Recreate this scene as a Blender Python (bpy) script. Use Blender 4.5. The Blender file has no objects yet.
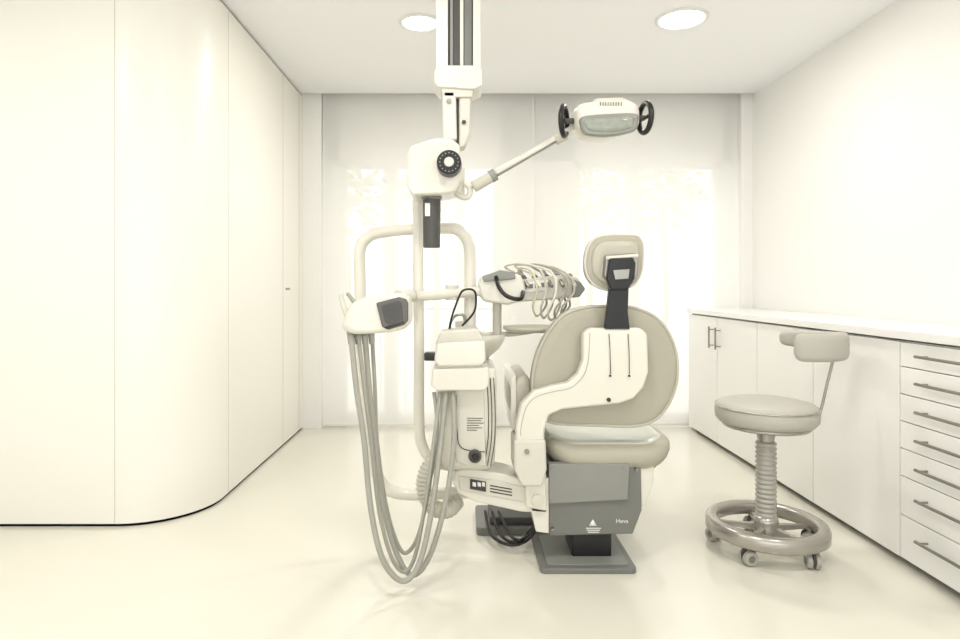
import bpy, bmesh, math, random
from mathutils import Vector, Matrix
random.seed(4)
scene = bpy.context.scene
EYE = 1.12; F = 620.0

def E(u, v, Y):
    """image pixel coordinate cast from the camera onto the vertical plane at depth Y -> metres"""
    s = Y / F  # metres per image pixel at this depth
    return Vector(((u-463)*s, Y, EYE-(v-285)*s))

# ------------------------------------------------------------------ materials
def srgb(c):
    return tuple(((x/255)/12.92 if x/255 <= .04045 else ((x/255+.055)/1.055)**2.4) for x in c)+(1,)
def mat(name, col, rough=.4, metal=0, var=.03, scale=8, bump=0, bscale=200, spec=.5, coat=0):
    m = bpy.data.materials.new(name); m.use_nodes = True
    nt = m.node_tree; b = nt.nodes['Principled BSDF']
    tc = nt.nodes.new('ShaderNodeTexCoord')
    n = nt.nodes.new('ShaderNodeTexNoise'); n.inputs['Scale'].default_value = scale
    nt.links.new(tc.outputs['Object'], n.inputs['Vector'])
    r = nt.nodes.new('ShaderNodeValToRGB')
    c = srgb(col)
    r.color_ramp.elements[0].color = tuple(x*(1-var) for x in c[:3])+(1,)
    r.color_ramp.elements[1].color = tuple(min(1, x*(1+var)) for x in c[:3])+(1,)
    nt.links.new(n.outputs['Fac'], r.inputs['Fac'])
    nt.links.new(r.outputs['Color'], b.inputs['Base Color'])
    b.inputs['Roughness'].default_value = rough
    b.inputs['Metallic'].default_value = metal
    b.inputs['Specular IOR Level'].default_value = spec
    b.inputs['Coat Weight'].default_value = coat
    if bump:
        n2 = nt.nodes.new('ShaderNodeTexNoise'); n2.inputs['Scale'].default_value = bscale
        nt.links.new(tc.outputs['Object'], n2.inputs['Vector'])
        bp = nt.nodes.new('ShaderNodeBump'); bp.inputs['Strength'].default_value = bump
        bp.inputs['Distance'].default_value = .002
        nt.links.new(n2.outputs['Fac'], bp.inputs['Height'])
        nt.links.new(bp.outputs['Normal'], b.inputs['Normal'])
    return m
def emis(name, col, st):
    m = bpy.data.materials.new(name); m.use_nodes = True
    nt = m.node_tree; b = nt.nodes['Principled BSDF']
    b.inputs['Base Color'].default_value = (0.9, .9, .9, 1)
    b.inputs['Emission Color'].default_value = srgb(col)
    b.inputs['Emission Strength'].default_value = st
    return m

M_wall = mat('wall_paint', (241, 240, 236), .55, var=.006, scale=2)
M_lac = mat('cream_lacquer', (240, 238, 229), .33, var=.006, scale=1.5)
M_ceil = mat('ceiling_paint', (245, 245, 245), .7, var=.006)
M_floor = mat('cast_resin_floor', (225, 222, 209), .15, var=.015, scale=1.2, bump=.03, bscale=3)
M_gap = mat('shadow_gap', (14, 12, 10), .9, spec=.1)  # near-black colour stands in for the shade in recessed gaps
M_cab = mat('cabinet_laminate', (239, 238, 234), .35, var=.006)
M_top = mat('countertop_solid_surface', (238, 237, 234), .25, var=.006)
M_steel = mat('brushed_steel', (150, 148, 143), .3, 1)
M_white = mat('white_enamel', (221, 218, 206), .28, var=.015, coat=.2)
M_white2 = mat('white_plastic', (208, 205, 193), .4, var=.015)
M_uph = mat('beige_leatherette', (171, 167, 151), .45, var=.03, bump=.15, bscale=260)
M_uph2 = mat('beige_leatherette_light', (185, 181, 166), .42, var=.03, bump=.15, bscale=260)
M_stool = mat('greige_leatherette', (180, 177, 168), .5, var=.03, bump=.12, bscale=260)
M_ring = mat('silver_grey_metal', (176, 172, 164), .25, .6, var=.03)
M_bellow = mat('bellows_plastic', (176, 173, 164), .4, .2)
M_grey = mat('grey_enamel', (116, 117, 112), .4, var=.02)
M_grey2 = mat('light_grey_enamel', (138, 139, 133), .4, var=.02)
M_dark = mat('dark_grey_plastic', (70, 69, 66), .45)
M_black = mat('black_plastic', (14, 14, 14), .35)
M_hose = mat('grey_silicone_hose', (160, 159, 149), .4, var=.02)
M_hose2 = mat('cream_hose', (194, 191, 177), .4, var=.02)
M_yel = mat('pale_hose', (205, 200, 172), .4, var=.02)
M_screen = mat('screen_glass', (86, 84, 78), .2, var=.1, scale=20)
M_label = mat('label_print', (60, 58, 54), .6)
M_labelw = mat('label_white', (232, 231, 226), .6)
M_cover = mat('seat_protector_film', (208, 211, 199), .25, var=.03, scale=12)
M_lens = mat('lamp_lens', (148, 153, 142), .12, var=.2, scale=40)
M_frame = mat('window_frame_paint', (215, 214, 208), .5)
M_down = emis('downlight_diffuser', (255, 253, 248), 14)

# ------------------------------------------------------------------ helpers
def root(name, loc):
    e = bpy.data.objects.new(name, None); e.location = loc
    e.empty_display_size = .1
    scene.collection.objects.link(e); return e
def link(o, r):
    scene.collection.objects.link(o)
    if r is not None:
        o.parent = r; o.matrix_parent_inverse = Matrix.Translation(-Vector(r.location))
    return o
def finish(bm, name, m, r, bevel=0, smooth=True, seg=3):
    bmesh.ops.recalc_face_normals(bm, faces=bm.faces)
    me = bpy.data.meshes.new(name); bm.to_mesh(me); bm.free()
    me.materials.append(m)
    for p in me.polygons: p.use_smooth = smooth
    o = bpy.data.objects.new(name, me); link(o, r)
    if bevel:
        b = o.modifiers.new('bevel', 'BEVEL'); b.width = bevel; b.segments = seg
        b.limit_method = 'ANGLE'; b.angle_limit = math.radians(35)
    if smooth and bevel:
        w = o.modifiers.new('wn', 'WEIGHTED_NORMAL'); w.keep_sharp = False
    return o
def box(name, x0, x1, y0, y1, z0, z1, m, r=None, bevel=0, rot=0):
    bm = bmesh.new()
    bmesh.ops.create_cube(bm, size=1)
    c = Vector(((x0+x1)/2, (y0+y1)/2, (z0+z1)/2))
    for v in bm.verts:
        v.co = Vector((v.co.x*(x1-x0), v.co.y*(y1-y0), v.co.z*(z1-z0)))
    if rot: bmesh.ops.rotate(bm, verts=bm.verts, matrix=Matrix.Rotation(rot, 3, 'Z'))
    for v in bm.verts: v.co += c
    return finish(bm, name, m, r, bevel, bevel > 0)
def ebox(name, u0, v0, u1, v1, y0, y1, m, r, bevel=.004, yr=None):
    yr = yr or y0
    a = E(u0, v0, yr); b = E(u1, v1, yr)
    return box(name, a.x, b.x, y0, y1, b.z, a.z, m, r, bevel)
def cr(P, n=8, closed=False):
    P = [Vector(p) for p in P]; out = []; N = len(P)
    rng = range(N) if closed else range(N-1)
    for i in rng:
        if closed: p0, p1, p2, p3 = P[i-1], P[i], P[(i+1) % N], P[(i+2) % N]
        else: p0, p1, p2, p3 = P[max(i-1, 0)], P[i], P[i+1], P[min(i+2, N-1)]
        for k in range(n):
            t = k/n
            out.append(.5*((2*p1)+(p2-p0)*t+(2*p0-5*p1+4*p2-p3)*t*t+(3*p1-p0-3*p2+p3)*t**3))
    if not closed: out.append(P[-1])
    return out
def loft(name, rings, m, r, cap=True, closed=False, smooth=True, bevel=0):
    bm = bmesh.new(); R = [[bm.verts.new(p) for p in ring] for ring in rings]
    n = len(R[0]); K = len(R)
    for i in range(K if closed else K-1):
        a, b = R[i], R[(i+1) % K]
        for j in range(n):
            bm.faces.new((a[j], a[(j+1) % n], b[(j+1) % n], b[j]))
    if cap and not closed:
        bm.faces.new(R[0]); bm.faces.new(R[-1][::-1])
    o = finish(bm, name, m, r, bevel, smooth)
    if smooth and not bevel:
        for p in o.data.polygons:
            if len(p.vertices) > 4: p.use_smooth = False
    return o
def tube(name, P, rad, m, r, n=8, seg=12, smoothp=True, rib=0, closed=False):
    pts = cr(P, n, closed) if smoothp else [Vector(p) for p in P]
    if rib:
        dense = []; L = 0
        for a, b in zip(pts, pts[1:]):
            k = max(1, int((b-a).length/.003))
            for i in range(k): dense.append(a.lerp(b, i/k))
        dense.append(pts[-1]); pts = dense
    rings = []; N = len(pts); nrm = None; dist = 0
    for i, p in enumerate(pts):
        if closed: t = (pts[(i+1) % N]-pts[i-1]).normalized()
        else: t = (pts[min(i+1, N-1)]-pts[max(i-1, 0)]).normalized()
        if nrm is None:
            nrm = t.orthogonal().normalized()
        else:
            nrm = (nrm-t*nrm.dot(t)).normalized()
        b = t.cross(nrm)
        if i: dist += (pts[i]-pts[i-1]).length
        rr = rad if not isinstance(rad, (list, tuple)) else rad[0]+(rad[-1]-rad[0])*i/(N-1)
        if rib: rr *= 1+.12*math.sin(dist/rib*2*math.pi)
        rings.append([p+(nrm*math.cos(2*math.pi*j/seg)+b*math.sin(2*math.pi*j/seg))*rr for j in range(seg)])
    return loft(name, rings, m, r, closed=closed)
def cyl(name, a, b, ra, rb, m, r, seg=32, bevel=.002):
    a = Vector(a); b = Vector(b); t = (b-a).normalized(); n = t.orthogonal().normalized(); c = t.cross(n)
    f = lambda p, rr: [p+(n*math.cos(2*math.pi*j/seg)+c*math.sin(2*math.pi*j/seg))*rr for j in range(seg)]
    return loft(name, [f(a, ra), f(b, rb)], m, r, bevel=bevel)
def lathe(name, c, prof, m, r, seg=48, axis=None):
    rings = []
    for rr, z in prof:
        rings.append([Vector((c[0]+rr*math.cos(2*math.pi*j/seg), c[1]+rr*math.sin(2*math.pi*j/seg), c[2]+z)) for j in range(seg)])
    return loft(name, rings, m, r)
def eplate(name, uv, y0, y1, m, r, bevel=.006, smooth=False, ns=6, yr=None):
    yr = yr or y0
    P = [E(u, v, yr) for u, v in uv]
    if smooth: P = cr(P, ns, True)
    return loft(name, [[Vector((p.x, y0, p.z)) for p in P], [Vector((p.x, y1, p.z)) for p in P]], m, r, bevel=bevel)
def ecush(name, uv, prof, m, r, yr, ns=6):
    P = cr([E(u, v, yr) for u, v in uv], ns, True)
    c = sum(P, Vector())/len(P)
    return loft(name, [[Vector((c.x+(p.x-c.x)*s, y, c.z+(p.z-c.z)*s)) for p in P] for s, y in prof], m, r)
def rrect(cx, cy, w, h, rad, n=8):
    out = []
    for qx, qy, a0 in ((1, 1, 0), (-1, 1, 90), (-1, -1, 180), (1, -1, 270)):
        for k in range(n+1):
            a = math.radians(a0+90*k/n)
            out.append((cx+qx*(w/2-rad)+rad*math.cos(a), cy+qy*(h/2-rad)+rad*math.sin(a)))
    return out
def zcush(name, cx, cy, w, d, rad, prof, m, r, dish=0):
    rings = []
    for s, z in prof:
        rings.append([Vector((x, y, z+dish*(abs(x-cx)/(w/2))**3)) for x, y in rrect(cx, cy, w-2*s, d-2*s, max(rad-s, .01))])
    return loft(name, rings, m, r)

# ------------------------------------------------------------------ ROOM
XL, XR, YB, H = -1.25, 2.26, 4.86, 2.60
box('floor', -3.1, 2.5, -1.8, 5.35, -.1, 0, M_floor)
box('ceiling', -3.1, 2.5, -1.8, 4.79, H, H+.12, M_ceil)
box('trim_1', XL-.1, 2.5, 4.79, 5.3, H+.12, H+.2, M_ceil)     # blind pocket lid
box('wall_right', XR, XR+.2, -1.8, 5.3, 0, H+.12, M_wall)
box('added_side_wall', -3.1, -3.0, -1.8, 3.0, 0, H, M_wall)  # unseen side wall, added to confine the light
# unseen wall added behind the viewer; its opening limits the incoming light
wf = root('added_rear_wall', (0, -1.7, 0))
box('pier_left', -3.0, -2.4, -1.8, -1.65, 0, H, M_wall, wf)
box('pier_right', 1.9, XR, -1.8, -1.65, 0, H, M_wall, wf)
box('lintel', -2.4, 1.9, -1.8, -1.65, 2.3, H, M_wall, wf)
box('parapet', -2.4, 1.9, -1.8, -1.65, 0, .5, M_wall, wf)
def path_left(off=0):
    R = .36
    P = [(-3.0, 2.87+off)]
    P.append((XL-.36, 2.87+off))
    for k in range(1, 36):
        a = math.radians(-90+90*k/36)
        P.append((XL-.36+(R-off)*math.cos(a), 2.87+R+(R-off)*math.sin(a)))
    P.append((XL-off, 2.87+R)); P.append((XL-off, 5.2))
    return P
def wallstrip(name, off, z0, z1, m, back=.12):
    A = path_left(off); B = path_left(off+back)
    bm = bmesh.new()
    rows = []
    for (x, y), (x2, y2) in zip(A, B):
        rows.append([bm.verts.new((x, y, z0)), bm.verts.new((x, y, z1)), bm.verts.new((x2, y2, z1)), bm.verts.new((x2, y2, z0))])
    for a, b in zip(rows, rows[1:]):
        for k in range(4): bm.faces.new((a[k], b[k], b[(k+1) % 4], a[(k+1) % 4]))
    bm.faces.new(rows[0]); bm.faces.new(rows[-1])
    o = finish(bm, name, m, None)
    return o
w = wallstrip('wall_left', 0, .014, H-.014, M_lac)
w.data.set_sharp_from_angle(angle=math.radians(30))
w = wallstrip('shadow_gap_bottom_left', .008, 0, .014, M_gap, .05); w.data.set_sharp_from_angle(angle=math.radians(30))  # black strip paints the shade in the gap under the wall
w = wallstrip('shadow_gap_top_left', .01, H-.014, H, M_gap, .05); w.data.set_sharp_from_angle(angle=math.radians(30))  # black strip paints the shade in the gap below the ceiling
M_seam = mat('panel_joint', (196, 192, 178), .6)
box('trim_3', -1.613, -1.6105, 2.869, 2.8705, .02, H-.02, M_seam)
box('trim_4', XL-.0005, XL+.0008, 3.30, 3.3035, .02, H-.02, M_seam)
dr = root('door_1', (XL, 4.5, 0))
box('joint_near', XL+.0002, XL+.001, 4.30, 4.306, .02, H-.02, M_seam, dr)
box('joint_far', XL+.0002, XL+.001, 4.72, 4.726, .02, H-.02, M_seam, dr)
box('pull_plate', XL+.0002, XL+.006, 4.37, 4.46, 1.085, 1.1, M_steel, dr, .001)
box('wall_back_left_return', XL-.1, -1.105, 4.83, 5.3, 0, H+.12, M_wall)
box('wall_back_right_return', 2.17, XR, 4.83, 5.3, 0, H+.12, M_wall)
wb = root('wall_back', (.5, 5.1, 0))
WIN = [(-1.0, .30), (.90, 2.10)]; ZT = 2.12
for i, (a, b) in enumerate([(-1.105, -1.0), (.30, .90), (2.10, 2.17)]):
    box('pier_%d' % i, a, b, 5.0, 5.3, 0, H+.12, M_wall, wb)
box('lintel', -1.105, 2.17, 5.0, 5.3, ZT, H+.12, M_wall, wb)
for i, (a, b) in enumerate(WIN):
    r = root('window_%d' % (i+1), ((a+b)/2, 5.08, 0))
    f = .055
    z0 = .0
    box('frame_left', a, a+f, 5.03, 5.11, z0, ZT, M_frame, r, .004)
    box('frame_right', b-f, b, 5.03, 5.11, z0, ZT, M_frame, r, .004)
    box('frame_top', a, b, 5.03, 5.11, ZT-f, ZT, M_frame, r, .004)
    box('frame_bottom', a, b, 5.03, 5.11, z0, z0+.08, M_frame, r, .004)
    xm = a+.36 if i == 0 else a+.42
    box('mullion', xm, xm+.11, 5.02, 5.11, z0, ZT, M_frame, r, .004)
    if i == 0:
        box('mullion_b', b-.36, b-.28, 5.02, 5.11, z0, ZT, M_frame, r, .004)
        for k in range(int((b-a)/.11)):
            box('baluster_%d' % k, a+.05+k*.11, a+.058+k*.11, 5.45, 5.456, .05, .9, M_grey, r)
        box('rail', a, b, 5.44, 5.47, .9, .92, M_grey, r)
mb = bpy.data.materials.new('blind_fabric'); mb.use_nodes = True
nt = mb.node_tree; nt.nodes.clear()
out = nt.nodes.new('ShaderNodeOutputMaterial'); mx = nt.nodes.new('ShaderNodeMixShader'); mx2 = nt.nodes.new('ShaderNodeMixShader')
tr = nt.nodes.new('ShaderNodeBsdfTransparent'); tl = nt.nodes.new('ShaderNodeBsdfTranslucent'); df = nt.nodes.new('ShaderNodeBsdfDiffuse')
tl.inputs['Color'].default_value = srgb((250, 249, 245)); df.inputs['Color'].default_value = srgb((250, 249, 245))
wv = nt.nodes.new('ShaderNodeTexNoise'); wv.inputs['Scale'].default_value = 300
mr = nt.nodes.new('ShaderNodeMapRange'); mr.inputs['To Min'].default_value = .80; mr.inputs['To Max'].default_value = .86
nt.links.new(wv.outputs['Fac'], mr.inputs['Value']); nt.links.new(mr.outputs['Result'], mx.inputs['Fac'])
mx2.inputs['Fac'].default_value = .84
nt.links.new(tl.outputs[0], mx2.inputs[1]); nt.links.new(df.outputs[0], mx2.inputs[2])
nt.links.new(tr.outputs[0], mx.inputs[1]); nt.links.new(mx2.outputs[0], mx.inputs[2]); nt.links.new(mx.outputs[0], out.inputs[0])
for i, (a, b, y) in enumerate([(-1.10, .56, 4.87), (.545, 2.165, 4.885)]):
    r = root('roller_blind', ((a+b)/2, y, 0))
    bm = bmesh.new()
    vs = [bm.verts.new(p) for p in ((a, y, .03), (b, y, .03), (b, y, 2.66), (a, y, 2.66))]; bm.faces.new(vs)
    finish(bm, 'fabric', mb, r, smooth=False)
    box('hem_bar', a, b, y-.006, y+.006, .012, .035, M_labelw, r, .003)
    cyl('roller', (a, y, 2.665), (b, y, 2.665), .022, .022, M_labelw, r)
def downlight(x, y, rad=.115):
    r = root('downlight', (x, y, H))
    lathe('rim', (x, y, H), [(rad+.018, .004), (rad+.018, -.006), (rad, -.012), (rad-.004, -.004), (rad-.004, .004)], M_labelw, r)
    lathe('diffuser', (x, y, H), [(.001, -.004), (rad-.003, -.004), (rad-.003, .003), (.001, .003)], M_down, r)
    l = bpy.data.lights.new('lamp', 'AREA'); l.shape = 'DISK'; l.size = .22; l.energy = 13
    l.color = (1, .965, .91)
    o = bpy.data.objects.new('lamp', l); o.location = (x, y, H-.03); link(o, r)
for x, y, q in [(-.243, 3.49, .10), (1.214, 3.44, .125), (-.24, 1.2, .12), (1.21, 1.2, .12), (-2.0, 1.4, .12)]:  # last three are out of view, added for warm light
    downlight(x, y, q)

# ------------------------------------------------------------------ CABINETS
XC = 1.754
cb = root('base_cabinet', (2.0, 3.5, 0))
XW = XR-.002
box('carcass', XC+.02, XW, 1.3, 4.82, .06, .895, M_cab, cb)
box('plinth', XC+.06, XW, 1.3, 4.82, 0, .06, M_gap, cb)
box('countertop', XC-.016, XW, 1.28, 4.82, .905, .94, M_top, cb, .003)
box('top_shadow_gap', XC+.03, XW, 1.3, 4.82, .893, .906, M_grey, cb)
ed = [4.82, 4.28, 3.70, 3.107, 2.49]
for i in range(4):
    box('cabinet_door_%d' % i, XC, XC+.02, ed[i+1]+.003, ed[i]-.003, .03, .893, M_cab, cb, .0015)
def bar_handle(a, b, nm):
    a = Vector(a); b = Vector(b); d = (b-a).normalized()
    cyl(nm, a-d*.02, b+d*.02, .006, .006, M_steel, cb, 16)
    for k, p in enumerate((a, b)):
        cyl(nm+'_post%d' % k, p, p+Vector((.035, 0, 0)), .004, .004, M_steel, cb, 12)
for y in (4.28-.055, 4.28+.055):
    bar_handle((XC-.035, y, .70), (XC-.035, y, .81), 'door_handle')
for k, (y0, y1) in enumerate([(2.49, 1.89), (1.89, 1.3)]):
    zs = [.893, .795, .685, .577, .468, .358, .203, .03]
    for i in range(7):
        box('drawer_%d_%d' % (k, i), XC, XC+.02, y1+.003, y0-.003, zs[i+1]+.002, zs[i]-.002, M_cab, cb, .0015)
        zc = (zs[i]+zs[i+1])/2+.003 if i < 5 else zs[i]-.06
        bar_handle((XC-.035, y0-.15, zc), (XC-.035, y0-.43, zc), 'drawer_handle_%d_%d' % (k, i))

# ------------------------------------------------------------------ STOOL
sx, sy = 1.285, 2.63
st = root('swivel_stool', (sx, sy, 0))
SR = .955
lathe('seat_cushion', (sx, sy, 0), [(a*SR, b) for a, b in [(.02, .532), (.17, .532), (.195, .538), (.210, .555), (.213, .585), (.208, .608), (.193, .622), (.16, .630), (.08, .634), (.001, .634)]], M_stool, st)
tube('seat_piping', [(sx+.201*math.cos(a), sy+.201*math.sin(a), .606) for a in [2*math.pi*k/48 for k in range(48)]], .0035, M_ring, st, n=1, seg=8, closed=True)
lathe('seat_pan', (sx, sy, 0), [(.05, .495), (.09, .508), (.17, .52), (.18, .534), (.05, .534)], M_ring, st)
cyl('neck', (sx, sy, .45), (sx, sy, .51), .030, .040, M_ring, st)
prof = [(.03, .13)]
z = .14
while z < .45:
    prof += [(.035, z), (.042, z+.006), (.042, z+.012), (.035, z+.018)]; z += .020
prof += [(.03, z)]
lathe('bellows', (sx, sy, 0), prof, M_bellow, st, 32)
lathe('hub', (sx, sy, 0), [(.001, .06), (.045, .06), (.05, .075), (.05, .12), (.045, .145), (.001, .145)], M_ring, st, 32)
seg = 72
ringp = [(.190, .100), (.190, .120), (.198, .130), (.222, .133), (.235, .126), (.240, .109), (.240, .078), (.230, .070), (.200, .075)]
rings = []
for k in range(seg):
    a = 2*math.pi*k/seg
    rings.append([Vector((sx+rr*math.cos(a), sy+rr*math.sin(a), z)) for rr, z in ringp])
loft('foot_ring', rings, M_ring, st, closed=True)
for k in range(5):
    a = math.radians(-134+72*k)
    d = Vector((math.cos(a), math.sin(a), 0)); p = Vector((sx, sy, 0))+d*.205
    q = Vector((-d.y, d.x, 0))
    rings = []
    for t, wd, z0, z1 in ((.04, .016, .080, .105), (.14, .012, .078, .096), (.200, .011, .078, .094)):
        c = Vector((sx, sy, 0))+d*t
        rings.append([c+q*wd+Vector((0, 0, z0)), c-q*wd+Vector((0, 0, z0)), c-q*wd*.8+Vector((0, 0, z1)), c+q*wd*.8+Vector((0, 0, z1))])
    loft('spoke_%d' % k, rings, M_ring, st, smooth=False)
    cyl('caster_stem_%d' % k, p+Vector((0, 0, .04)), p+Vector((0, 0, .08)), .010, .010, M_steel, st, 16)
    w = Vector((math.cos(a+.9), math.sin(a+.9), 0))
    c = p+Vector((0, 0, .031))
    for s in (-1, 1):
        cyl('caster_wheel_%d_%d' % (k, s), c+w*s*.006, c+w*s*.026, .031, .028, M_bellow, st, 24, .004)
        cyl('caster_cap_%d_%d' % (k, s), c+w*s*.026, c+w*s*.028, .014, .012, M_grey, st, 16, 0)
    cyl('caster_hood_%d' % k, c-w*.005+Vector((0, 0, .012)), c+w*.005+Vector((0, 0, .012)), .031, .031, M_dark, st, 20)
ap = cr([(1.375, 2.575, .862), (1.44, 2.555, .860), (1.53, 2.565, .860), (1.605, 2.62, .862), (1.628, 2.71, .864), (1.60, 2.81, .868), (1.53, 2.87, .872), (1.475, 2.885, .875)], 6)
rings = []; N = len(ap)
for i, p in enumerate(ap):
    t = (ap[min(i+1, N-1)]-ap[max(i-1, 0)]).normalized(); nn = Vector((t.y, -t.x, 0)).normalized()
    e = min(i, N-1-i); sc = [.5, .8, .94][e] if e < 3 else 1
    hgt = (.058-.028*max(0, (i/(N-1)-.45)/.55))*sc
    ring = []
    for j in range(24):
        b = 2*math.pi*j/24
        cc, ss = math.cos(b), math.sin(b)
        ring.append(p+nn*(.025*sc*math.copysign(abs(cc)**.7, cc))+Vector((0, 0, hgt*math.copysign(abs(ss)**.55, ss))))
    rings.append(ring)
loft('back_pad', rings, M_stool, st)
tube('back_rod', [(sx, sy, .515), (1.44, 2.66, .515), (1.515, 2.68, .52), (1.55, 2.69, .57), (1.585, 2.695, .70), (1.610, 2.70, .79), (1.615, 2.70, .83)], .006, M_steel, st)

# ------------------------------------------------------------------ DENTAL CHAIR
ch = root('dental_chair', (.55, 2.65, 0))
def zplate(name, x0, x1, y0, y1, z0, z1, rad, m, r, bevel=.004):
    P = rrect((x0+x1)/2, (y0+y1)/2, x1-x0, y1-y0, rad)
    return loft(name, [[Vector((x, y, z0)) for x, y in P], [Vector((x, y, z1)) for x, y in P]], m, r, bevel=bevel)
zplate('floor_plate', .30, .675, 2.40, 2.76, 0, .022, .02, M_grey, ch)
zplate('floor_plate_recess', .33, .65, 2.43, 2.72, .022, .026, .015, M_grey2, ch, .001)
zplate('side_floor_plate', .06, .40, 2.77, 3.06, 0, .035, .02, M_grey, ch)
zplate('side_floor_plate_upper', .12, .36, 2.80, 3.02, .035, .07, .02, M_dark, ch)
box('lift_post', .44, .60, 2.50, 2.68, .022, .15, M_black, ch, .008)
eplate('lift_housing', [(549, 466), (641, 466), (642, 510), (633, 534), (549, 536)], 2.45, 2.76, M_grey, ch, .005)
eplate('lift_housing_cover', [(549, 464), (630, 464), (628, 500), (549, 504)], 2.435, 2.47, M_grey2, ch, .004)
eplate('housing_side_cover', [(628, 463), (655, 460), (653, 486), (644, 506), (627, 507)], 2.46, 2.80, M_white, ch, .006)
eplate('housing_left_cover', [(530, 480), (549, 478), (549, 534), (536, 532), (531, 510)], 2.44, 2.72, M_white, ch, .005)
def text(body, u, v, Y, size, m, r, name):
    c = bpy.data.curves.new(name, 'FONT'); c.body = body; c.size = size; c.extrude = .0004; c.align_x = 'CENTER'
    o = bpy.data.objects.new(name, c); o.location = E(u, v, Y); o.rotation_euler = (math.radians(90), 0, 0)
    c.materials.append(m); link(o, r); return o
text('Heva', 622, 523, 2.447, .024, M_labelw, ch, 'housing_name')
eplate('warning_triangle', [(593, 519.5), (597, 526), (589, 526)], 2.447, 2.451, M_labelw, ch, 0)
for k, v in enumerate((528, 530, 532)):
    ebox('warning_line_%d' % k, 586+k, v, 601-k, v+.7, 2.448, 2.451, M_labelw, ch, 0)
for u, v in ((553, 470), (553, 500), (624, 469), (553, 530), (637, 470)):
    p = E(u, v, 2.43); cyl('housing_screw', p, p+Vector((0, .03, 0)), .005, .005, M_steel, ch, 12, 0)
zcush('seat_cushion', .590, 2.79, .515, .70, .12, [(.06, .375), (.025, .38), (.008, .395), (0, .415), (0, .435), (.008, .455), (.03, .470), (.08, .476), (.2, .478)], M_uph, ch, .045)
zcush('seat_underside', .590, 2.80, .42, .56, .06, [(.02, .36), (0, .37), (0, .40)], M_dark, ch)
zcush('seat_protector', .585, 2.80, .47, .64, .10, [(-.005, .452), (.015, .472), (.05, .480), (.2, .4825)], M_cover, ch, .045)
zcush('leg_rest', .60, 3.30, .36, .62, .10, [(.04, .35), (.005, .36), (0, .39), (0, .44), (.01, .46), (.04, .472), (.15, .475)], M_uph, ch)
bk = [(607, 305), (635, 307), (658, 318), (672, 338), (678, 362), (676, 388), (664, 412), (648, 424), (625, 427), (600, 426), (570, 425), (548, 422), (535, 408), (531, 385), (535, 358), (546, 334), (562, 315), (582, 307)]
ecush('backrest_cushion', bk, [(.80, 2.462), (.93, 2.458), (.975, 2.463), (1, 2.485), (1.0, 2.52), (.98, 2.55), (.93, 2.57), (.8, 2.58)], M_uph, ch, 2.47)
P = cr([E(u, v, 2.47) for u, v in bk], 6, True); c = sum(P, Vector())/len(P)
tube('backrest_piping', [Vector((c.x+(p.x-c.x)*.985, 2.464, c.z+(p.z-c.z)*.985)) for p in P], .006, M_uph2, ch, n=1, seg=8, closed=True)
eplate('back_support_shell', [(590, 328), (641, 328), (648, 334), (649, 372), (644, 388), (634, 399), (620, 404), (590, 407), (562, 410), (549, 416), (545, 430), (544, 462), (516, 462), (516, 425), (521, 404), (534, 391), (552, 386), (568, 383), (578, 374), (583, 360), (583, 334)], 2.40, 2.458, M_white, ch, .012)
tube('shell_rim_line', [E(u, v, 2.3995) for u, v in [(590, 333), (588, 362), (582, 378), (570, 388), (552, 392), (536, 397), (526, 408), (521, 428), (521, 436)]], .0012, M_hose, ch, seg=6)
eplate('arm_lower_cover', [(514, 440), (546, 440), (547, 470), (543, 487), (522, 487), (514, 470)], 2.385, 2.56, M_white2, ch, .012)
eplate('arm_hinge_plate', [(524, 460), (546, 460), (547, 512), (526, 508)], 2.42, 2.62, M_white, ch, .01)
for u in (609, 628):
    tube('release_cable', [E(u, 334, 2.397), E(u+1, 350, 2.394), E(u+1.5, 374, 2.397)], .0014, M_label, ch, seg=6)
    p = E(u+1.5, 376, 2.39); cyl('cable_stop', p, p+Vector((0, .012, 0)), .004, .004, M_black, ch, 10, 0)
p = E(609, 400, 2.392); cyl('shell_screw', p, p+Vector((0, .02, 0)), .008, .008, M_label, ch, 14, 0)
p = E(527, 452, 2.378); cyl('arm_screw', p, p+Vector((0, .02, 0)), .01, .01, M_steel, ch, 14, 0)
ecush('armrest', [(521, 375), (529, 378), (532, 392), (530, 425), (522, 434), (513, 428), (510, 405), (511, 384)], [(.7, 2.50), (.95, 2.51), (1, 2.55), (1, 2.85), (.9, 2.92), (.6, 2.94)], M_uph2, ch, 2.52)
eplate('armrest_shell', [(511, 378), (516, 375), (517, 432), (511, 428)], 2.49, 2.90, M_white, ch, .003)
hd = [(600, 236), (632, 235), (641, 240), (643, 252), (641, 272), (633, 285), (614, 291), (598, 288), (587, 278), (584, 262), (588, 245)]
ecush('headrest_cushion', hd, [(.6, 2.445), (.9, 2.44), (.97, 2.446), (1, 2.465), (1, 2.49), (.96, 2.515), (.8, 2.525)], M_uph, ch, 2.46)
ecush('headrest_back_panel', hd, [(.5, 2.43), (.74, 2.43), (.78, 2.437), (.80, 2.445), (.5, 2.447)], M_uph2, ch, 2.46)
P = cr([E(u, v, 2.46) for u, v in hd], 6, True); c = sum(P, Vector())/len(P)
tube('headrest_piping', [Vector((c.x+(p.x-c.x)*.98, 2.447, c.z+(p.z-c.z)*.98)) for p in P], .005, M_white2, ch, n=1, seg=8, closed=True)
eplate('headrest_mount', [(606, 255), (636, 253), (639, 258), (638, 276), (632, 285), (611, 286), (604, 276)], 2.395, 2.432, M_steel, ch, .006)
eplate('headrest_clamp', [(610, 258), (633, 257), (636, 263), (635, 278), (628, 290), (611, 290), (607, 278)], 2.375, 2.41, M_black, ch, .006)
eplate('clamp_plate', [(613, 270), (630, 269), (629, 279), (615, 280)], 2.368, 2.38, M_steel, ch, .003)
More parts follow.
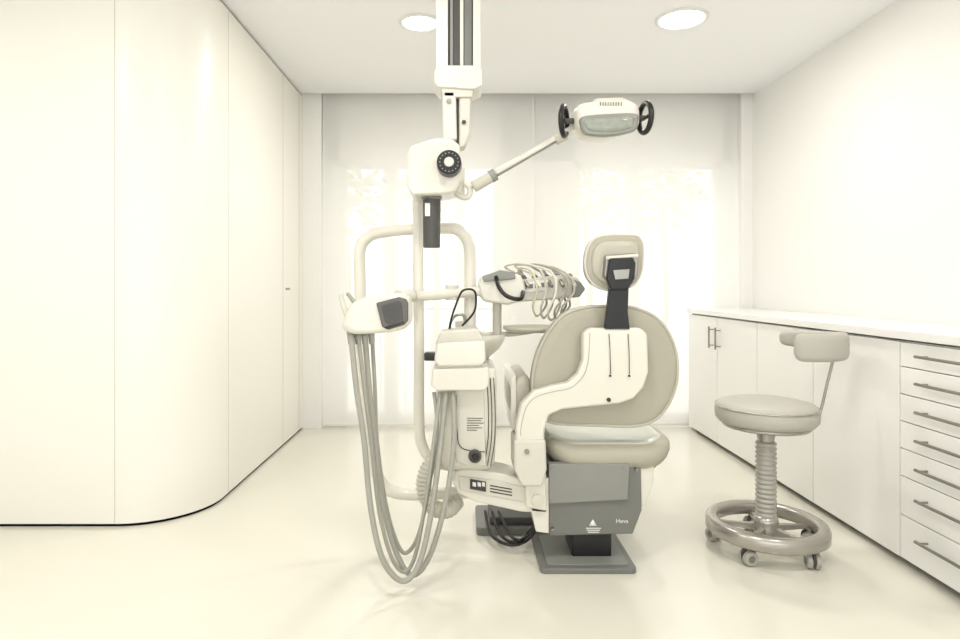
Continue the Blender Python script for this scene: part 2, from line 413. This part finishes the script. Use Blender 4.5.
cyl('clamp_knob', E(606, 258, 2.385), E(638, 256, 2.385), .008, .008, M_white2, ch, 20)
eplate('headrest_stem', [(610, 286), (629, 285), (628, 312), (630, 329), (605, 329), (607, 312)], 2.395, 2.425, M_black, ch, .003)
eplate('base_arm', [(455, 471), (468, 468), (505, 474), (548, 487), (548, 514), (520, 512), (475, 502), (458, 494), (452, 482)], 2.44, 2.60, M_white, ch, .008)
eplate('base_arm_band', [(458, 476), (500, 481), (530, 489), (530, 503), (500, 498), (460, 490)], 2.434, 2.45, M_white2, ch, .003)
eplate('arm_badge', [(470, 479), (486, 482), (486, 492), (470, 489)], 2.430, 2.436, M_label, ch, .001)
for k, (a, b) in enumerate(((472.5, 476), (477.5, 481), (482, 485))):
    eplate('badge_mark_%d' % k, [(a, 482), (b, 482.8), (b, 487), (a, 486.2)], 2.4285, 2.431, M_labelw, ch, 0)
for k in range(3):
    eplate('arm_print_%d' % k, [(490, 485+k*3), (512, 489+k*3), (512, 490+k*3), (490, 486+k*3)], 2.432, 2.435, M_label, ch, 0)
p = E(538, 501, 2.41); cyl('arm_pivot', p, p+Vector((0, .08, 0)), .024, .024, M_white2, ch, 24)
for k in range(3):
    tube('floor_cable_%d' % k, [(.10+.03*k, 2.80, .10), (.12+.04*k, 2.66, .05), (.20+.02*k, 2.60, .03+.01*k), (.28, 2.62+.03*k, .05), (.33, 2.66, .12), (.36, 2.7, .2)], .007, M_black, ch)

# ------------------------------------------------------------------ CUSPIDOR UNIT
cu = root('cuspidor_unit', (0, 2.6, 0))
def eloft(name, secs, m, r):
    rings = []
    for v, u0, u1, y0, y1, rad in secs:
        a = E(u0, v, y0); b = E(u1, v, y0)
        rings.append([Vector((x, y, a.z)) for x, y in rrect((a.x+b.x)/2, (y0+y1)/2, b.x-a.x, y1-y0, rad, 6)])
    return loft(name, rings, m, r)
eloft('body', [(470, 446, 490, 2.42, 2.66, .03), (464, 440, 495, 2.40, 2.70, .035), (430, 437, 497, 2.39, 2.72, .035), (390, 436, 497, 2.39, 2.72, .035), (372, 437, 497, 2.39, 2.72, .035), (368, 440, 495, 2.40, 2.71, .03)], M_white, cu)
eplate('front_panel', [(454, 388), (484, 388), (486, 466), (470, 467), (456, 462), (452, 430)], 2.378, 2.40, M_white2, cu, .006)
for k in range(3):
    u = 487+k*3.3
    tube('body_groove_%d' % k, [E(u, 378, 2.388), E(u+1.5, 410, 2.387), E(u+1, 440, 2.387), E(u-3, 466, 2.395)], .0018, M_label, cu, seg=6)
tube('panel_edge', [E(456, 395, 2.376), E(457, 430, 2.376), E(462, 448, 2.376), E(485, 452, 2.376)], .0018, M_label, cu, seg=6)
p = E(475, 457, 2.36); cyl('drain_knob', p, p+Vector((0, .025, 0)), .024, .026, M_dark, cu, 28); cyl('drain_knob_cap', p-Vector((0, .012, 0)), p, .012, .014, M_black, cu, 20)
for k, w_ in enumerate((16, 14, 17, 12, 15, 10)):
    ebox('instruction_print_%d' % k, 467, 418+k*2.4, 467+w_, 418.6+k*2.4, 2.3765, 2.379, M_label, cu, 0)
eplate('shelf_box', [(432, 369), (489, 367), (489, 386), (484, 391), (437, 391), (431, 386)], 2.33, 2.56, M_white, cu, .008)
eplate('shelf_box_upper', [(436, 344), (485, 341), (486, 361), (481, 366), (438, 367), (434, 361)], 2.32, 2.56, M_white, cu, .01)
eplate('shelf_gasket', [(435, 365), (487, 363), (487, 369), (435, 371)], 2.335, 2.55, M_ring, cu, .002)
eplate('shelf_lid', [(440, 332), (478, 329), (484, 341), (435, 345)], 2.37, 2.56, M_white2, cu, .008)
eplate('black_lever', [(424, 353), (436, 353), (436, 361), (424, 361)], 2.36, 2.42, M_black, cu, .006)
bc = E(478, 338, 2.66)
lathe('spit_bowl', (bc.x, bc.y, bc.z), [(.03, -.14), (.05, -.08), (.09, -.045), (.112, -.01), (.118, .015), (.114, .02), (.105, .012), (.085, -.02), (.03, -.04), (.001, -.042)], M_white, cu)
c = E(462, 330, 2.62)
lathe('rinse_cup', tuple(c), [(.001, -.03), (.024, -.03), (.03, .035), (.027, .035), (.022, -.02), (.001, -.02)], M_white2, cu, 28)
tube('cup_filler', [E(452, 345, 2.6), E(450, 326, 2.6), E(455, 316, 2.6), E(463, 315, 2.6), E(465, 322, 2.6)], .006, M_steel, cu)
tube('black_hook', [E(447, 345, 2.5), E(451, 320, 2.5), E(459, 297, 2.5), (E(464, 290, 2.5)), E(473, 290, 2.5), E(476, 297, 2.5), E(474, 312, 2.5), E(462, 326, 2.5)], .0045, M_black, cu)
fr = [(470, 350), (470, 300), (470, 255), (467, 240), (458, 230), (444, 228), (412, 229), (382, 232), (368, 237), (360, 250), (360, 280), (361, 330), (364, 390), (370, 440), (377, 474), (388, 489), (404, 494), (430, 494), (470, 492)]
tube('pipe_frame', [E(u, v, 2.62) for u, v in fr], .025, M_white, cu, seg=16)
po = [(418, 190), (418, 260), (419, 340), (419, 420), (422, 445), (432, 460), (450, 466)]
tube('pipe_riser', [E(u, v, 2.54) for u, v in po], .022, M_white, cu, seg=16)
tube('suction_hose_ribbed', [E(456, 448, 2.60), E(440, 455, 2.52), E(427, 470, 2.48), (E(424, 490, 2.46)), E(433, 507, 2.46), E(448, 510, 2.5), E(458, 500, 2.55)], .030, M_hose2, cu, rib=.014, seg=16)
eb = [(344, 318), (351, 304), (366, 297), (385, 294), (400, 294), (408, 299), (410, 312), (408, 325), (398, 331), (372, 334), (352, 334), (342, 328)]
ecush('assistant_console', eb, [(.75, 2.22), (.93, 2.222), (1, 2.245), (1, 2.36), (.93, 2.40), (.7, 2.41)], M_white, cu, 2.23, 4)
eplate('console_screen', [(376, 303), (399, 297), (406, 299), (408, 303), (408, 321), (404, 325), (388, 330), (382, 327)], 2.207, 2.23, M_screen, cu, .004)
eplate('console_screen_face', [(381, 306), (398, 301), (401, 303), (403, 319), (389, 324), (385, 321)], 2.204, 2.21, M_dark, cu, .001)
eplate('screen_mark', [(384, 327), (403, 321), (404, 323), (386, 329)], 2.2045, 2.208, M_label, cu, 0)
tube('holder_tip_a', [E(348, 316, 2.26), E(343, 305, 2.26), E(341, 294, 2.26)], [.013, .007], M_white2, cu)
tube('holder_tip_b', [E(357, 306, 2.28), E(352, 299, 2.28), E(347, 293, 2.28)], [.010, .006], M_hose, cu)
for k in range(4):
    tube('console_nipple_%d' % k, [E(350+k*7, 330, 2.26+.01*k), E(351+k*7, 344, 2.26+.01*k)], [.014, .010], M_hose, cu, seg=14)
H_ = [
 [(351, 335, 2.25), (356, 385, 2.24), (364, 440, 2.23), (371, 510, 2.22), (383, 560, 2.2), (402, 581, 2.21), (418, 566, 2.24), (430, 520, 2.28), (440, 450, 2.33), (446, 392, 2.36)],
 [(358, 335, 2.26), (364, 385, 2.26), (372, 450, 2.27), (379, 510, 2.27), (391, 556, 2.27), (404, 572, 2.28), (415, 556, 2.29), (425, 505, 2.31), (434, 440, 2.33), (440, 392, 2.36)],
 [(365, 335, 2.27), (369, 385, 2.29), (375, 440, 2.30), (382, 500, 2.31), (396, 552, 2.31), (412, 575, 2.28), (430, 555, 2.28), (446, 500, 2.30), (454, 440, 2.33), (453, 392, 2.36)],
 [(372, 335, 2.29), (375, 390, 2.32), (377, 440, 2.34), (386, 505, 2.34), (398, 545, 2.33), (408, 552, 2.33), (420, 530, 2.33), (430, 480, 2.34), (437, 430, 2.345), (434, 392, 2.37)],
]
for k, h in enumerate(H_):
    tube('suction_hose_%d' % k, [E(*p) for p in h], .0105 if k % 2 == 0 else .0075, M_hose, cu, seg=12)
tube('cross_arm', [E(402, 296, 2.40), E(420, 296, 2.50), E(460, 293, 2.56), E(479, 291, 2.58)], .021, M_white, cu, seg=16)
tube('cross_arm_collar', [E(398, 297, 2.38), E(412, 296, 2.46)], .026, M_white2, cu, seg=16)
tube('cross_arm_joint', [E(452, 300, 2.565), E(452, 285, 2.565)], .028, M_white2, cu, seg=20)

# ------------------------------------------------------------------ INSTRUMENT HEAD
ins = root('instrument_delivery_head', (.25, 2.7, .95))
eplate('housing', [(480, 277), (492, 271), (508, 270), (522, 276), (526, 288), (523, 301), (508, 305), (484, 302), (477, 292)], 2.58, 2.82, M_white, ins, .014)
eplate('instrument_bar', [(505, 281), (560, 275), (577, 277), (584, 286), (580, 296), (560, 299), (505, 303)], 2.62, 2.80, M_white2, ins, .012)
eplate('end_cap', [(573, 279), (581, 282), (586, 289), (580, 297), (572, 298)], 2.60, 2.78, M_grey2, ins, .008)
eplate('keypad', [(508, 284), (548, 280), (549, 290), (509, 294)], 2.612, 2.63, M_labelw, ins, .003)
for k in range(6):
    eplate('key_%d' % k, [(511+k*6, 286-k*.6), (515+k*6, 285.6-k*.6), (515+k*6, 290-k*.6), (511+k*6, 290.4-k*.6)], 2.609, 2.615, M_grey, ins, .001)
eplate('top_lid', [(482, 276), (500, 270), (515, 272), (516, 279), (484, 282)], 2.565, 2.80, M_grey2, ins, .006)
tube('grip_handle', [E(496, 277, 2.57), E(499, 287, 2.53), E(507, 296, 2.51), E(520, 299, 2.52), E(523, 292, 2.57)], .009, M_black, ins)
cyl('head_post', E(497, 303, 2.70), E(497, 338, 2.70), .02, .02, M_white2, ins)
cols = [M_hose2, M_white, M_hose, M_hose2, M_yel]
for k in range(5):
    u = 524+k*11.5
    tube('handpiece_%d' % k, [E(u+5, 287-k*.3, 2.58), E(u+1, 281-k*.4, 2.64), E(u-4, 273-k*.3, 2.78)], [.007, .013], [M_steel, M_white, M_grey][k % 3], ins)
    tube('handpiece_collar_%d' % k, [E(u+1.5, 282-k*.4, 2.63), E(u-.5, 278-k*.4, 2.68)], .014, M_dark, ins)
hz = [
 [(518, 274, 2.78), (505, 267, 2.74), (520, 264, 2.66), (540, 270, 2.59), (546, 290, 2.57), (541, 308, 2.58), (544, 318, 2.62), (552, 306, 2.72), (552, 298, 2.76)],
 [(530, 273, 2.78), (515, 266, 2.75), (530, 265, 2.67), (552, 273, 2.60), (556, 292, 2.57), (548, 312, 2.59), (552, 320, 2.64), (560, 306, 2.72), (558, 297, 2.76)],
 [(541, 272, 2.78), (530, 265, 2.75), (545, 266, 2.67), (564, 276, 2.60), (566, 292, 2.57), (555, 310, 2.58), (557, 318, 2.64), (566, 306, 2.72), (564, 297, 2.76)],
 [(553, 272, 2.78), (542, 266, 2.75), (556, 268, 2.67), (571, 278, 2.60), (574, 292, 2.58), (563, 306, 2.58), (562, 314, 2.64), (570, 306, 2.72), (568, 297, 2.76)],
 [(518, 276, 2.70), (520, 268, 2.66), (532, 272, 2.58), (537, 290, 2.56), (533, 306, 2.58), (537, 316, 2.62), (546, 306, 2.72), (546, 298, 2.76)],
]
for k, h in enumerate(hz):
    tube('handpiece_hose_%d' % k, [E(*p) for p in h], .0048, cols[k], ins, seg=8)
c = E(533, 329, 2.70)
lathe('round_tray', tuple(c), [(.001, -.01), (.11, -.01), (.128, .0), (.132, .012), (.126, .012), (.115, -.002), (.001, -.002)], M_hose2, ins)
tube('tray_bracket', [E(533, 331, 2.70), E(512, 334, 2.70), E(497, 334, 2.70)], .011, M_white2, ins)

# ------------------------------------------------------------------ CEILING COLUMN
cc = root('ceiling_support_column', (0, 2.45, 2.6))
def vb(name, u0, u1, y0, y1, v0, m, bevel=.002):
    a = E(u0, v0, 2.40); b = E(u1, v0, 2.40)
    return box(name, a.x, b.x, y0, y1, a.z, H, m, cc, bevel)
vb('rail_core', 438, 480, 2.42, 2.50, 72, M_dark)
vb('rail_rib_left', 436, 448, 2.39, 2.50, 72, M_white)
vb('rail_rib_mid', 460, 463.5, 2.395, 2.47, 72, M_white)
vb('rail_rib_right', 473, 480.5, 2.39, 2.50, 72, M_white)
vb('rail_slot_strip', 464, 472, 2.41, 2.45, 72, M_grey)
vb('rail_slot_strip_left', 450, 453, 2.405, 2.44, 72, M_grey2)
eplate('collar', [(434, 70), (446, 65), (474, 65), (482, 69), (482, 85), (474, 89), (438, 87), (434, 82)], 2.36, 2.52, M_white, cc, .006)
eplate('collar_lower', [(440, 84), (474, 84), (472, 97), (443, 97)], 2.37, 2.50, M_white2, cc, .005)
eplate('post_left', [(442, 90), (456, 90), (457, 140), (443, 140)], 2.37, 2.44, M_white, cc, .01)
eplate('post_right', [(459, 90), (471, 90), (470, 132), (465, 146), (459, 148)], 2.38, 2.46, M_white2, cc, .008)
eplate('post_core', [(454, 92), (461, 92), (461, 145), (454, 145)], 2.40, 2.43, M_dark, cc, .002)
cyl('post_bolt_a', E(449, 101, 2.36), E(449, 101, 2.40), .009, .009, M_steel, cc, 16)
cyl('post_bolt_b', E(464, 122, 2.37), E(464, 122, 2.40), .008, .008, M_dark, cc, 16)
eplate('drive_housing', [(407, 153), (411, 145), (434, 138), (452, 138), (460, 145), (461, 180), (455, 192), (440, 194), (412, 195), (407, 188)], 2.33, 2.53, M_white, cc, .012)
p = E(449, 162, 2.27)
cyl('brake_knob', p, p+Vector((0, .07, 0)), .045, .047, M_black, cc, 40, .004)
cyl('brake_knob_centre', p-Vector((0, .008, 0)), p, .017, .019, M_white2, cc, 28)
for k in range(16):
    a = 2*math.pi*k/16
    q = p+Vector((.034*math.cos(a), -.001, .034*math.sin(a)))
    cyl('knob_dimple_%d' % k, q, q+Vector((0, .004, 0)), .0025, .0025, M_grey2, cc, 8, 0)
a = E(431, 190, 2.36); b = E(431, 247, 2.36)
cyl('motor_can', (a.x, 2.41, b.z), (a.x, 2.41, a.z), .033, .036, M_dark, cc, 40, .004)
cyl('motor_collar', (a.x, 2.41, a.z-.03), (a.x, 2.41, a.z+.01), .040, .040, M_grey, cc, 40, .004)
ebox('motor_label', 425, 203, 430, 216, 2.372, 2.39, M_labelw, cc, 0, 2.372)

# ------------------------------------------------------------------ OPERATING LAMP
lp = root('dental_operating_lamp', (.5, 2.45, 1.75))
cyl('pivot', E(460, 196, 2.42), E(460, 168, 2.42), .018, .018, M_white, lp)
tube('knuckle', [E(450, 188, 2.42), E(460, 196, 2.40), E(468, 197, 2.40), E(470, 190, 2.40), E(467, 184, 2.40)], .012, M_white2, lp)
tube('knuckle_link', [E(466, 185, 2.40), E(477, 184, 2.40)], .016, M_white, lp)
tube('spring_sleeve', [E(473, 187, 2.40), E(492, 176, 2.40)], .024, M_hose2, lp, seg=20)
tube('spring_sleeve_ring', [E(490, 177, 2.40), E(495, 174, 2.40)], .026, M_grey2, lp, seg=20)
tube('spring_arm', [E(493, 175, 2.40), E(560, 137, 2.40)], .015, M_white2, lp, seg=18)
tube('arm_cable', [E(493, 178, 2.385), E(556, 141.5, 2.385)], .003, M_grey, lp, seg=8)
tube('arm_end', [E(555, 140, 2.40), E(566, 135, 2.40)], .021, M_hose2, lp, seg=18)
tube('yoke', [E(563, 136, 2.40), E(570, 128, 2.42), E(578, 122, 2.44)], .013, M_white, lp)
ho = [(574, 112), (580, 104), (596, 101), (616, 100), (630, 101), (638, 106), (640, 116), (638, 127), (628, 133), (606, 137), (586, 135), (576, 127)]
ecush('lamp_housing', ho, [(.72, 2.345), (.9, 2.35), (.98, 2.37), (1, 2.41), (.97, 2.47), (.85, 2.51), (.6, 2.53)], M_white, lp, 2.37, 5)
ecush('lamp_bezel', [(582, 117), (610, 114), (636, 114), (638, 122), (634, 131), (608, 136), (586, 134), (581, 126)], [(.9, 2.333), (1, 2.338), (1, 2.36)], M_grey2, lp, 2.34, 5)
ecush('lamp_lens', [(585, 120), (610, 117), (633, 117), (634, 123), (631, 129), (608, 133), (588, 131), (584, 126)], [(.4, 2.324), (.8, 2.328), (1, 2.334), (1, 2.345)], M_lens, lp, 2.34, 5)
eplate('lamp_top_cap', [(590, 104), (596, 98), (622, 97), (630, 101), (628, 106), (592, 108)], 2.36, 2.48, M_white2, lp, .006)
for k in range(9):
    ebox('vent_%d' % k, 600+k*2.6, 102, 601+k*2.6, 106, 2.345, 2.37, M_dark, lp, 0)
def handle(u, v, ang, nm, sgn):
    c = E(u, v, 2.37)
    ex = Vector((math.cos(ang), math.sin(ang), 0))
    pts = [c+ex*(.052*math.cos(2*math.pi*k/32))+Vector((0, 0, .055*math.sin(2*math.pi*k/32))) for k in range(32)]
    tube(nm, pts, .0105, M_black, lp, n=1, seg=12, closed=True)
    tube(nm+'_bar', [c+ex*.045, c-ex*.045], .007, M_black, lp, n=2)
    cyl(nm+'_stub', c, E(u+sgn*14, v, 2.40), .010, .012, M_dark, lp)
handle(564, 121, math.radians(68), 'grip_left', 1)
handle(645, 118, math.radians(100), 'grip_right', -1)

# ------------------------------------------------------------------ OUTSIDE
M_leaf = mat('foliage', (172, 178, 156), .8, var=.35, scale=3)
M_bark = mat('bark', (150, 142, 130), .9)
M_pave = mat('terrace', (215, 213, 208), .9)
box('terrace', -8, 10, 5.35, 16, -.15, -.045, M_pave)
for (x, y, h, s) in [(-1.75, 9.2, 2.35, .85), (-.4, 8.4, 2.3, .55), (1.75, 8.8, 2.2, .7), (3.1, 9.6, 2.4, .95)]:
    r = root('tree', (x, y, 0))
    tube('trunk', [(x, y, -.035), (x+.05, y, h*.5), (x-.03, y, h)], [.06, .035], M_bark, r)
    bm = bmesh.new()
    for k in range(380):
        d = Vector((random.gauss(0, 1), random.gauss(0, 1), random.gauss(0, 1))).normalized()*s*random.uniform(.3, 1.1)
        p = Vector((x, y, h+.2*s))+Vector((d.x, d.y, d.z*.9))
        res = bmesh.ops.create_icosphere(bm, subdivisions=1, radius=random.uniform(.04, .08)*s)
        for v_ in res['verts']: v_.co = Vector((v_.co.x*1.3, v_.co.y, v_.co.z*.6))+p
    finish(bm, 'crown', M_leaf, r, smooth=False)

# ------------------------------------------------------------------ LIGHT
wd = bpy.data.worlds.new('world'); scene.world = wd; wd.use_nodes = True
bg = wd.node_tree.nodes['Background']; bg.inputs[0].default_value = (.99, .995, 1, 1); bg.inputs[1].default_value = 2.8

cam = bpy.data.cameras.new('camera'); co = bpy.data.objects.new('camera', cam)
scene.collection.objects.link(co); co.location = (0, 0, EYE); co.rotation_euler = (math.radians(90), 0, 0)
cam.sensor_width = 36; cam.lens = 36*F/960; cam.shift_x = 17/960; cam.shift_y = -34.5/960
cam.clip_start = .05
scene.camera = co
scene.view_settings.view_transform = 'Standard'
scene.view_settings.exposure = 0
